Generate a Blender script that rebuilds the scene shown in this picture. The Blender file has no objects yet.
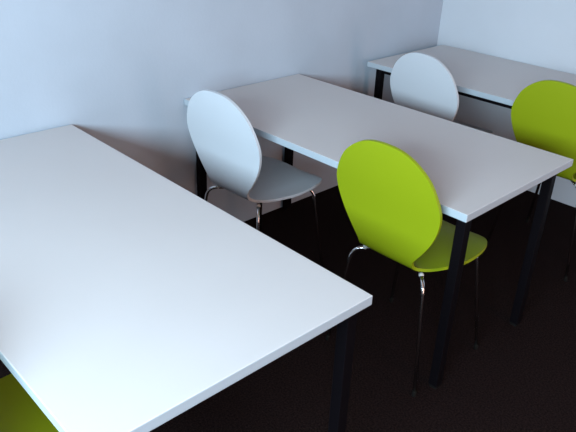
import bpy, bmesh, math
from mathutils import Vector, Matrix

S = bpy.context.scene
COL = S.collection

# ------------------------------------------------------------------ camera
CAM = Vector((2.2906, -1.0642, 1.6073))
YAW, PITCH, ROLL, FPX = 2.3641, 0.4754, 0.0406, 655.86
fw = Vector((math.cos(YAW) * math.cos(PITCH), math.sin(YAW) * math.cos(PITCH), -math.sin(PITCH)))
rt = fw.cross(Vector((0, 0, 1))).normalized()
up = rt.cross(fw)
c_, s_ = math.cos(ROLL), math.sin(ROLL)
rt, up = c_ * rt + s_ * up, -s_ * rt + c_ * up
cam = bpy.data.objects.new('camera', bpy.data.cameras.new('camera'))
cam.data.sensor_fit = 'HORIZONTAL'
cam.data.sensor_width = 36.0
cam.data.lens = FPX / 576.0 * 36.0
cam.data.clip_start = 0.05
cam.matrix_world = Matrix(((rt.x, up.x, -fw.x, CAM.x), (rt.y, up.y, -fw.y, CAM.y),
                           (rt.z, up.z, -fw.z, CAM.z), (0, 0, 0, 1)))
COL.objects.link(cam)
S.camera = cam

# ------------------------------------------------------------------ light and exposure
ROOM = dict(x0=-0.035, x1=4.6, y0=-2.3, y1=2.465, z1=2.7)
WIN = dict(x0=1.15, x1=3.7, z0=1.25, z1=2.10)          # window opening in the wall behind the camera

W = bpy.data.worlds.new('daylight')
S.world = W
W.use_nodes = True
W.node_tree.nodes['Background'].inputs['Color'].default_value = (0.55, 0.75, 1.0, 1)
W.node_tree.nodes['Background'].inputs['Strength'].default_value = 1.0

la = bpy.data.lights.new('window_daylight', 'AREA')
la.shape = 'RECTANGLE'
la.size = WIN['x1'] - WIN['x0'] - 0.1
la.size_y = WIN['z1'] - WIN['z0'] - 0.1
la.energy = 232
la.color = (0.62, 0.84, 1.0)
lo = bpy.data.objects.new('window_daylight', la)
lo.location = ((WIN['x0'] + WIN['x1']) / 2, ROOM['y0'] - 0.06, (WIN['z0'] + WIN['z1']) / 2)
lo.rotation_euler = (math.radians(90), 0, 0)
COL.objects.link(lo)

# warm fill added to lift the shade, shining through an unseen opening at right
lb = bpy.data.lights.new('warm_fill_light', 'AREA')
lb.shape = 'RECTANGLE'
lb.size, lb.size_y = 0.9, 1.9
lb.energy = 32
lb.color = (1.0, 0.50, 0.33)
lw = bpy.data.objects.new('warm_fill_light', lb)
lw.location = (ROOM['x1'] + 0.06, 0.6, 1.05)
lw.rotation_euler = (math.radians(90), 0, math.radians(90))
COL.objects.link(lw)

vs = S.view_settings
S.display_settings.display_device = 'sRGB'
vs.view_transform = 'Standard'
vs.look = 'None'
vs.exposure = 0.0
vs.gamma = 1.0
vs.use_curve_mapping = False

# ------------------------------------------------------------------ materials
def mat(name, col, rough=0.5, metal=0.0, spec=0.5, var=0.0, scale=8.0, bump=0.0, bscale=80.0, dark=None):
    m = bpy.data.materials.new(name)
    m.use_nodes = True
    nt = m.node_tree
    b = nt.nodes['Principled BSDF']
    b.inputs['Roughness'].default_value = rough
    b.inputs['Metallic'].default_value = metal
    b.inputs['Specular IOR Level'].default_value = spec
    b.inputs['Base Color'].default_value = (*col, 1)
    tc = nt.nodes.new('ShaderNodeTexCoord')
    if var or dark:
        n = nt.nodes.new('ShaderNodeTexNoise')
        n.inputs['Scale'].default_value = scale
        n.inputs['Detail'].default_value = 6
        nt.links.new(tc.outputs['Object'], n.inputs['Vector'])
        r = nt.nodes.new('ShaderNodeValToRGB')
        lo_ = dark or tuple(c * (1 - var) for c in col)
        r.color_ramp.elements[0].position = 0.35
        r.color_ramp.elements[1].position = 0.65
        r.color_ramp.elements[0].color = (*lo_, 1)
        r.color_ramp.elements[1].color = (*col, 1)
        nt.links.new(n.outputs['Fac'], r.inputs['Fac'])
        nt.links.new(r.outputs['Color'], b.inputs['Base Color'])
    if bump:
        n2 = nt.nodes.new('ShaderNodeTexNoise')
        n2.inputs['Scale'].default_value = bscale
        n2.inputs['Detail'].default_value = 4
        nt.links.new(tc.outputs['Object'], n2.inputs['Vector'])
        bp = nt.nodes.new('ShaderNodeBump')
        bp.inputs['Strength'].default_value = bump
        bp.inputs['Distance'].default_value = 0.004
        nt.links.new(n2.outputs['Fac'], bp.inputs['Height'])
        nt.links.new(bp.outputs['Normal'], b.inputs['Normal'])
    return m

M_wall = mat('wall_paint', (0.48, 0.54, 0.61), 0.85, spec=0.2, var=0.06, scale=3.0, bump=0.12, bscale=60)
M_warm = mat('warm_bounce_paint', (0.25, 0.13, 0.09), 0.85, spec=0.2)  # unseen right wall, its colour chosen to bounce warm light into the shade
M_wall_lit = mat('lit_wall_paint', (0.58, 0.61, 0.65), 0.85, spec=0.2, var=0.04, scale=3.0, bump=0.12, bscale=60)  # same paint as the left wall, lightened: brighter light put into the colour
M_ceil = mat('ceiling_paint', (0.32, 0.195, 0.15), 0.9, spec=0.2)  # unseen ceiling, tinted dark and warm to shape the bounced fill
M_carpet = mat('carpet', (0.020, 0.011, 0.010), 0.95, spec=0.05, scale=160, dark=(0.005, 0.0025, 0.0025), bump=0.6, bscale=260)
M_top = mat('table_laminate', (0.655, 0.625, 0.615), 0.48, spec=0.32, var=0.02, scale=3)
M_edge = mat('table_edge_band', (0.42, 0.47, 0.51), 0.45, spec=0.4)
M_black = mat('black_steel', (0.004, 0.003, 0.004), 0.5, spec=0.06)
M_white = mat('white_shell_lacquer', (0.58, 0.60, 0.63), 0.42, spec=0.4)
M_green = mat('lime_shell_lacquer', (0.265, 0.325, 0.006), 0.45, spec=0.3)
M_chrome = mat('chrome', (0.78, 0.78, 0.78), 0.14, metal=1.0)
M_bumper = mat('pale_plastic', (0.62, 0.62, 0.60), 0.5)
M_rubber = mat('black_rubber', (0.008, 0.007, 0.006), 0.8, spec=0.1)
M_frame = mat('window_frame_paint', (0.7, 0.7, 0.7), 0.5)

# ------------------------------------------------------------------ helpers
def mesh_obj(name, bm, m, parent=None, smooth=False):
    me = bpy.data.meshes.new(name)
    bm.normal_update()
    bm.to_mesh(me)
    bm.free()
    for mm in (m if isinstance(m, (list, tuple)) else [m]):
        me.materials.append(mm)
    if smooth:
        for p in me.polygons:
            p.use_smooth = True
    o = bpy.data.objects.new(name, me)
    COL.objects.link(o)
    if parent:
        o.parent = parent
    return o

def box(bm, lo_, hi, bev=0.0, seg=2):
    r = bmesh.ops.create_cube(bm, size=1.0)
    vsx = r['verts']
    for v in vsx:
        v.co = Vector([lo_[i] + (v.co[i] + 0.5) * (hi[i] - lo_[i]) for i in range(3)])
    if bev:
        es = list({e for v in vsx for e in v.link_edges})
        bmesh.ops.bevel(bm, geom=es, offset=bev, segments=seg, profile=0.5, affect='EDGES')

def round_path(pts, rad, n=7):
    """polyline with its inner corners rounded"""
    pts = [Vector(p) for p in pts]
    out = [pts[0]]
    for i in range(1, len(pts) - 1):
        p = pts[i]
        a = (pts[i - 1] - p)
        b = (pts[i + 1] - p)
        d = min(rad, a.length * 0.45, b.length * 0.45)
        A = p + a.normalized() * d
        B = p + b.normalized() * d
        for k in range(n + 1):
            t = k / n
            out.append((1 - t) ** 2 * A + 2 * t * (1 - t) * p + t * t * B)
    out.append(pts[-1])
    return out

def tube(bm, path, r, n=12, r_end=None):
    path = [Vector(p) for p in path]
    t0 = (path[1] - path[0]).normalized()
    ref = Vector((0, 0, 1)) if abs(t0.z) < 0.9 else Vector((1, 0, 0))
    nrm = t0.cross(ref).normalized()
    rings = []
    for i, p in enumerate(path):
        if i == 0:
            t = t0
        elif i == len(path) - 1:
            t = (path[i] - path[i - 1]).normalized()
        else:
            t = ((path[i] - path[i - 1]).normalized() + (path[i + 1] - path[i]).normalized()).normalized()
        nrm = (nrm - t * nrm.dot(t)).normalized()
        bn = t.cross(nrm)
        rr = r if r_end is None else r + (r_end - r) * i / (len(path) - 1)
        rings.append([bm.verts.new(p + rr * (math.cos(2 * math.pi * k / n) * nrm + math.sin(2 * math.pi * k / n) * bn)) for k in range(n)])
    for a, b in zip(rings, rings[1:]):
        for k in range(n):
            bm.faces.new((a[k], a[(k + 1) % n], b[(k + 1) % n], b[k]))
    bm.faces.new(list(reversed(rings[0])))
    bm.faces.new(rings[-1])

def empty(name, loc, rz=0.0):
    o = bpy.data.objects.new(name, None)
    o.empty_display_size = 0.1
    o.location = loc
    o.rotation_euler = (0, 0, rz)
    COL.objects.link(o)
    return o

def tag(o, label, cat, group=None):
    o['label'] = label
    o['category'] = cat
    if group:
        o['group'] = group

def struct(name, bm, m):
    o = mesh_obj(name, bm, m)
    o['kind'] = 'structure'
    return o

def copy_tree(o, parent=None):
    c = o.copy()
    COL.objects.link(c)
    if parent:
        c.parent = parent
    for ch in list(o.children):
        copy_tree(ch, c)
    return c

# ------------------------------------------------------------------ room shell
x0, x1, y0, y1, z1 = (ROOM[k] for k in ('x0', 'x1', 'y0', 'y1', 'z1'))
T = 0.12
bm = bmesh.new(); box(bm, (x0 - T, y0 - T, -0.1), (x1 + T, y1 + T, 0)); struct('floor', bm, M_carpet)
bm = bmesh.new(); box(bm, (x0 - T, y0 - T, z1), (x1 + T, y1 + T, z1 + 0.1)); struct('ceiling', bm, M_ceil)
bm = bmesh.new(); box(bm, (x0 - T, y0 - T, 0), (x0, y1 + T, z1)); struct('wall_left', bm, M_wall)
bm = bmesh.new(); box(bm, (x0, y1, 0), (x1, y1 + T, z1)); struct('wall_back', bm, M_wall_lit)
bm = bmesh.new()                                             # unseen door-sized opening, added for the warm fill
box(bm, (x1, y0 - T, 0), (x1 + T, 0.1, z1))
box(bm, (x1, 1.1, 0), (x1 + T, y1 + T, z1))
box(bm, (x1, 0.1, 2.05), (x1 + T, 1.1, z1))
struct('wall_right', bm, M_warm)
bm = bmesh.new()
box(bm, (x0, y0 - T, 0), (WIN['x0'], y0, z1))
box(bm, (WIN['x1'], y0 - T, 0), (x1, y0, z1))
box(bm, (WIN['x0'], y0 - T, 0), (WIN['x1'], y0, WIN['z0']))
box(bm, (WIN['x0'], y0 - T, WIN['z1']), (WIN['x1'], y0, z1))
struct('wall_front', bm, M_wall)

# ------------------------------------------------------------------ tables
TOP_Z, TOP_T, LEG = 0.73, 0.027, 0.035

def make_table(name, L, D, ins, label, group):
    """origin at the wall-side front corner on the floor; length along +x, depth along +y"""
    t = empty(name, (0, 0, 0))
    tag(t, label, 'table', group)
    bm = bmesh.new()
    box(bm, (0, 0, TOP_Z - TOP_T), (L, D, TOP_Z), 0.0022, 2)
    for f in bm.faces:
        f.normal_update()
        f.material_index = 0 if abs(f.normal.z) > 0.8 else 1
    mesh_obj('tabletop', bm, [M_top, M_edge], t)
    zt = TOP_Z - TOP_T
    zr = zt - 0.024
    xl, xr, yf, yb = ins                              # leg insets: wall end, room end, near side, far side
    xs, ys = (xl, L - xr - LEG), (yf, D - yb - LEG)
    g, k = (LEG - 0.018) / 2, (LEG + 0.018) / 2
    for y in ys:
        bm = bmesh.new(); box(bm, (xs[0] + LEG, y + g, zr), (xs[1], y + k, zt), 0.0015, 1)
        mesh_obj('frame_rail', bm, M_black, t)
    for x in xs:
        bm = bmesh.new(); box(bm, (x + g, ys[0] + LEG, zr), (x + k, ys[1], zt), 0.0015, 1)
        mesh_obj('frame_rail', bm, M_black, t)
    for lx in xs:
        for ly in ys:
            bm = bmesh.new(); box(bm, (lx, ly, 0.012), (lx + LEG, ly + LEG, zt), 0.0025, 2)
            leg = mesh_obj('leg', bm, M_black, t)
            bm = bmesh.new(); box(bm, (lx + .003, ly + .003, 0.0), (lx + LEG - .003, ly + LEG - .003, 0.012), 0.002, 1)
            mesh_obj('foot_cap', bm, M_rubber, leg)
    return t

t1 = make_table('table', 1.528, 0.744, (0.05, 0.030, 0.012, 0.012),
                'large pale table nearest the camera with its empty glaring top, bottom left', None)
t1.location = (-0.030, 0.016 - 0.744, 0)
t1.rotation_euler = (0, 0, -0.008)
t1.location.x = -0.028
t2 = make_table('table', 1.445, 0.703, (0.012, 0.024, 0.045, 0.058),
                'middle pale table with a white and a lime chair tucked under its near side', None)
t2.location = (-0.030, 0.551, 0)
t3 = make_table('table', 1.50, 0.715, (0.05, 0.03, 0.02, 0.02),
                'pale table in the room corner along the back wall, farthest from the camera', None)
t3.location = (0.012, 1.741, 0)

# ------------------------------------------------------------------ chairs
# one moulded plywood shell on four splayed chrome legs; local origin on the floor
# midway between the rear feet, the sitter faces +y
OUT = [  # (y, z, half width) along the middle line from the seat's front lip to the top of the back
    (0.452, 0.434, 0.000), (0.449, 0.436, 0.062), (0.436, 0.442, 0.114), (0.407, 0.450, 0.158),
    (0.355, 0.456, 0.191), (0.285, 0.457, 0.208), (0.210, 0.455, 0.209), (0.145, 0.453, 0.188),
    (0.090, 0.453, 0.156), (0.052, 0.458, 0.126), (0.027, 0.474, 0.116), (0.015, 0.502, 0.120),
    (0.010, 0.545, 0.150), (0.004, 0.600, 0.183), (-0.005, 0.660, 0.206), (-0.015, 0.715, 0.212),
    (-0.024, 0.768, 0.197), (-0.032, 0.820, 0.168), (-0.038, 0.861, 0.121), (-0.041, 0.886, 0.066),
    (-0.042, 0.893, 0.000)]

def catmull(p0, p1, p2, p3, t):
    return 0.5 * ((2 * p1) + (-p0 + p2) * t + (2 * p0 - 5 * p1 + 4 * p2 - p3) * t * t + (-p0 + 3 * p1 - 3 * p2 + p3) * t ** 3)

def shell_bm(th=0.011, nx=14, per=4):
    P = [Vector((y, z, w)) for y, z, w in OUT]
    first = Vector((P[1].x, P[1].y, -P[1].z)); last = Vector((P[-2].x, P[-2].y, -P[-2].z))
    Q = [first] + P + [last]
    rows = []
    for i in range(1, len(Q) - 2):
        for k in range(per):
            rows.append(catmull(Q[i - 1], Q[i], Q[i + 1], Q[i + 2], k / per))
    rows.append(P[-1].copy())
    n = len(rows)
    grid = []
    for i, q in enumerate(rows):
        a = rows[max(0, i - 2)]; b = rows[min(n - 1, i + 2)]
        ty, tz = b.x - a.x, b.y - a.y
        l = math.hypot(ty, tz) or 1
        nn = Vector((0, -tz / l, ty / l))            # towards +z on the seat after the sign below
        nn = -nn
        tt = i / (n - 1)
        k = 0.35 if tt < 0.35 else 0.35 - 0.30 * min(1, (tt - 0.35) / 0.15)
        w = max(q.z, 0.0)
        row = []
        for j in range(nx + 1):
            u = math.sin((j / nx - 0.5) * math.pi)
            x = u * w
            off = k * x * x
            row.append((Vector((x, q.x, q.y)) + nn * off, nn, k, x))
        grid.append(row)
    bm = bmesh.new()
    top, bot = [], []
    for row in grid:
        a, b = [], []
        for co, nn, k, x in row:
            nrm = (nn + Vector((-2 * k * x, 0, 0))).normalized()
            a.append(bm.verts.new(co + nrm * th / 2)); b.append(bm.verts.new(co - nrm * th / 2))
        top.append(a); bot.append(b)
    for i in range(n - 1):
        for j in range(nx):
            bm.faces.new((top[i][j], top[i][j + 1], top[i + 1][j + 1], top[i + 1][j]))
            bm.faces.new((bot[i][j], bot[i + 1][j], bot[i + 1][j + 1], bot[i][j + 1]))
        bm.faces.new((top[i][0], top[i + 1][0], bot[i + 1][0], bot[i][0]))
        bm.faces.new((top[i][nx], bot[i][nx], bot[i + 1][nx], top[i + 1][nx]))
    bmesh.ops.remove_doubles(bm, verts=bm.verts, dist=0.00005)
    bmesh.ops.dissolve_degenerate(bm, edges=bm.edges, dist=0.00001)
    bmesh.ops.recalc_face_normals(bm, faces=bm.faces)
    for e in bm.edges:
        if len(e.link_faces) == 2 and e.calc_face_angle(0) > math.radians(40):
            e.smooth = False
    return bm

def make_chair(name, m):
    c = empty(name, (0, 0, 0))
    mesh_obj('seat_shell', shell_bm(), m, c, smooth=True)
    bm = bmesh.new()
    r = bmesh.ops.create_cone(bm, cap_ends=True, segments=28, radius1=0.072, radius2=0.060, depth=0.016)
    bmesh.ops.translate(bm, verts=r['verts'], vec=(0, 0.215, 0.4395))
    mesh_obj('mounting_plate', bm, M_rubber, c)
    for sx in (-1, 1):
        for rear in (True, False):
            if rear:
                pts = [(sx * .020, .190, .427), (sx * .085, .105, .432), (sx * .156, .036, .430), (sx * .210, 0.0, .010)]
            else:
                pts = [(sx * .020, .240, .427), (sx * .085, .300, .432), (sx * .158, .355, .436), (sx * .210, .400, .010)]
            bm = bmesh.new()
            tube(bm, round_path(pts, 0.045, 8), 0.0068, 12)
            leg = mesh_obj('leg', bm, M_chrome, c, smooth=True)
            f = Vector(pts[-1]); d = (Vector(pts[-2]) - f).normalized()
            bm = bmesh.new()
            tube(bm, [Vector((f.x, f.y, 0.0)), Vector((f.x, f.y, .003)) , f + d * .004, f + d * .012], 0.0078, 12)
            mesh_obj('foot_cap', bm, M_rubber, leg, smooth=True)
            # pale stacking bumper between tube and shell
            bm = bmesh.new()
            q = Vector(pts[1]) * 0.45 + Vector(pts[2]) * 0.55
            r = bmesh.ops.create_uvsphere(bm, u_segments=12, v_segments=8, radius=0.0095)
            bmesh.ops.translate(bm, verts=r['verts'], vec=q + Vector((0, 0, 0.003)))
            mesh_obj('bumper', bm, M_bumper, leg, smooth=True)
    return c

white = make_chair('shell_chair', M_white)
green = make_chair('shell_chair', M_green)

def place(o, x, y, rz, label, group):
    o.location = (x, y, 0)
    o.rotation_euler = (0, 0, math.radians(rz))
    tag(o, label, 'chair', group)

GW, GG = 'white moulded chairs', 'lime green moulded chairs'
place(white, 0.404, 0.432, 2, 'white moulded chair beside the left wall, its seat half under the middle table', GW)
place(copy_tree(white), 0.500, 1.600, -4, 'white moulded chair drawn up to the far corner table, seat hidden behind the middle table', GW)
place(green, 1.144, 0.517, 0, 'lime green moulded chair in full view between the nearest and middle tables', GG)
place(copy_tree(green), 1.147, 1.674, -1, 'lime green moulded chair at the far corner table, cut by the right picture edge', GG)
place(copy_tree(green), 1.120, -0.915, 0, 'green moulded chair seat just showing beneath the nearest table, bottom left corner', GG)
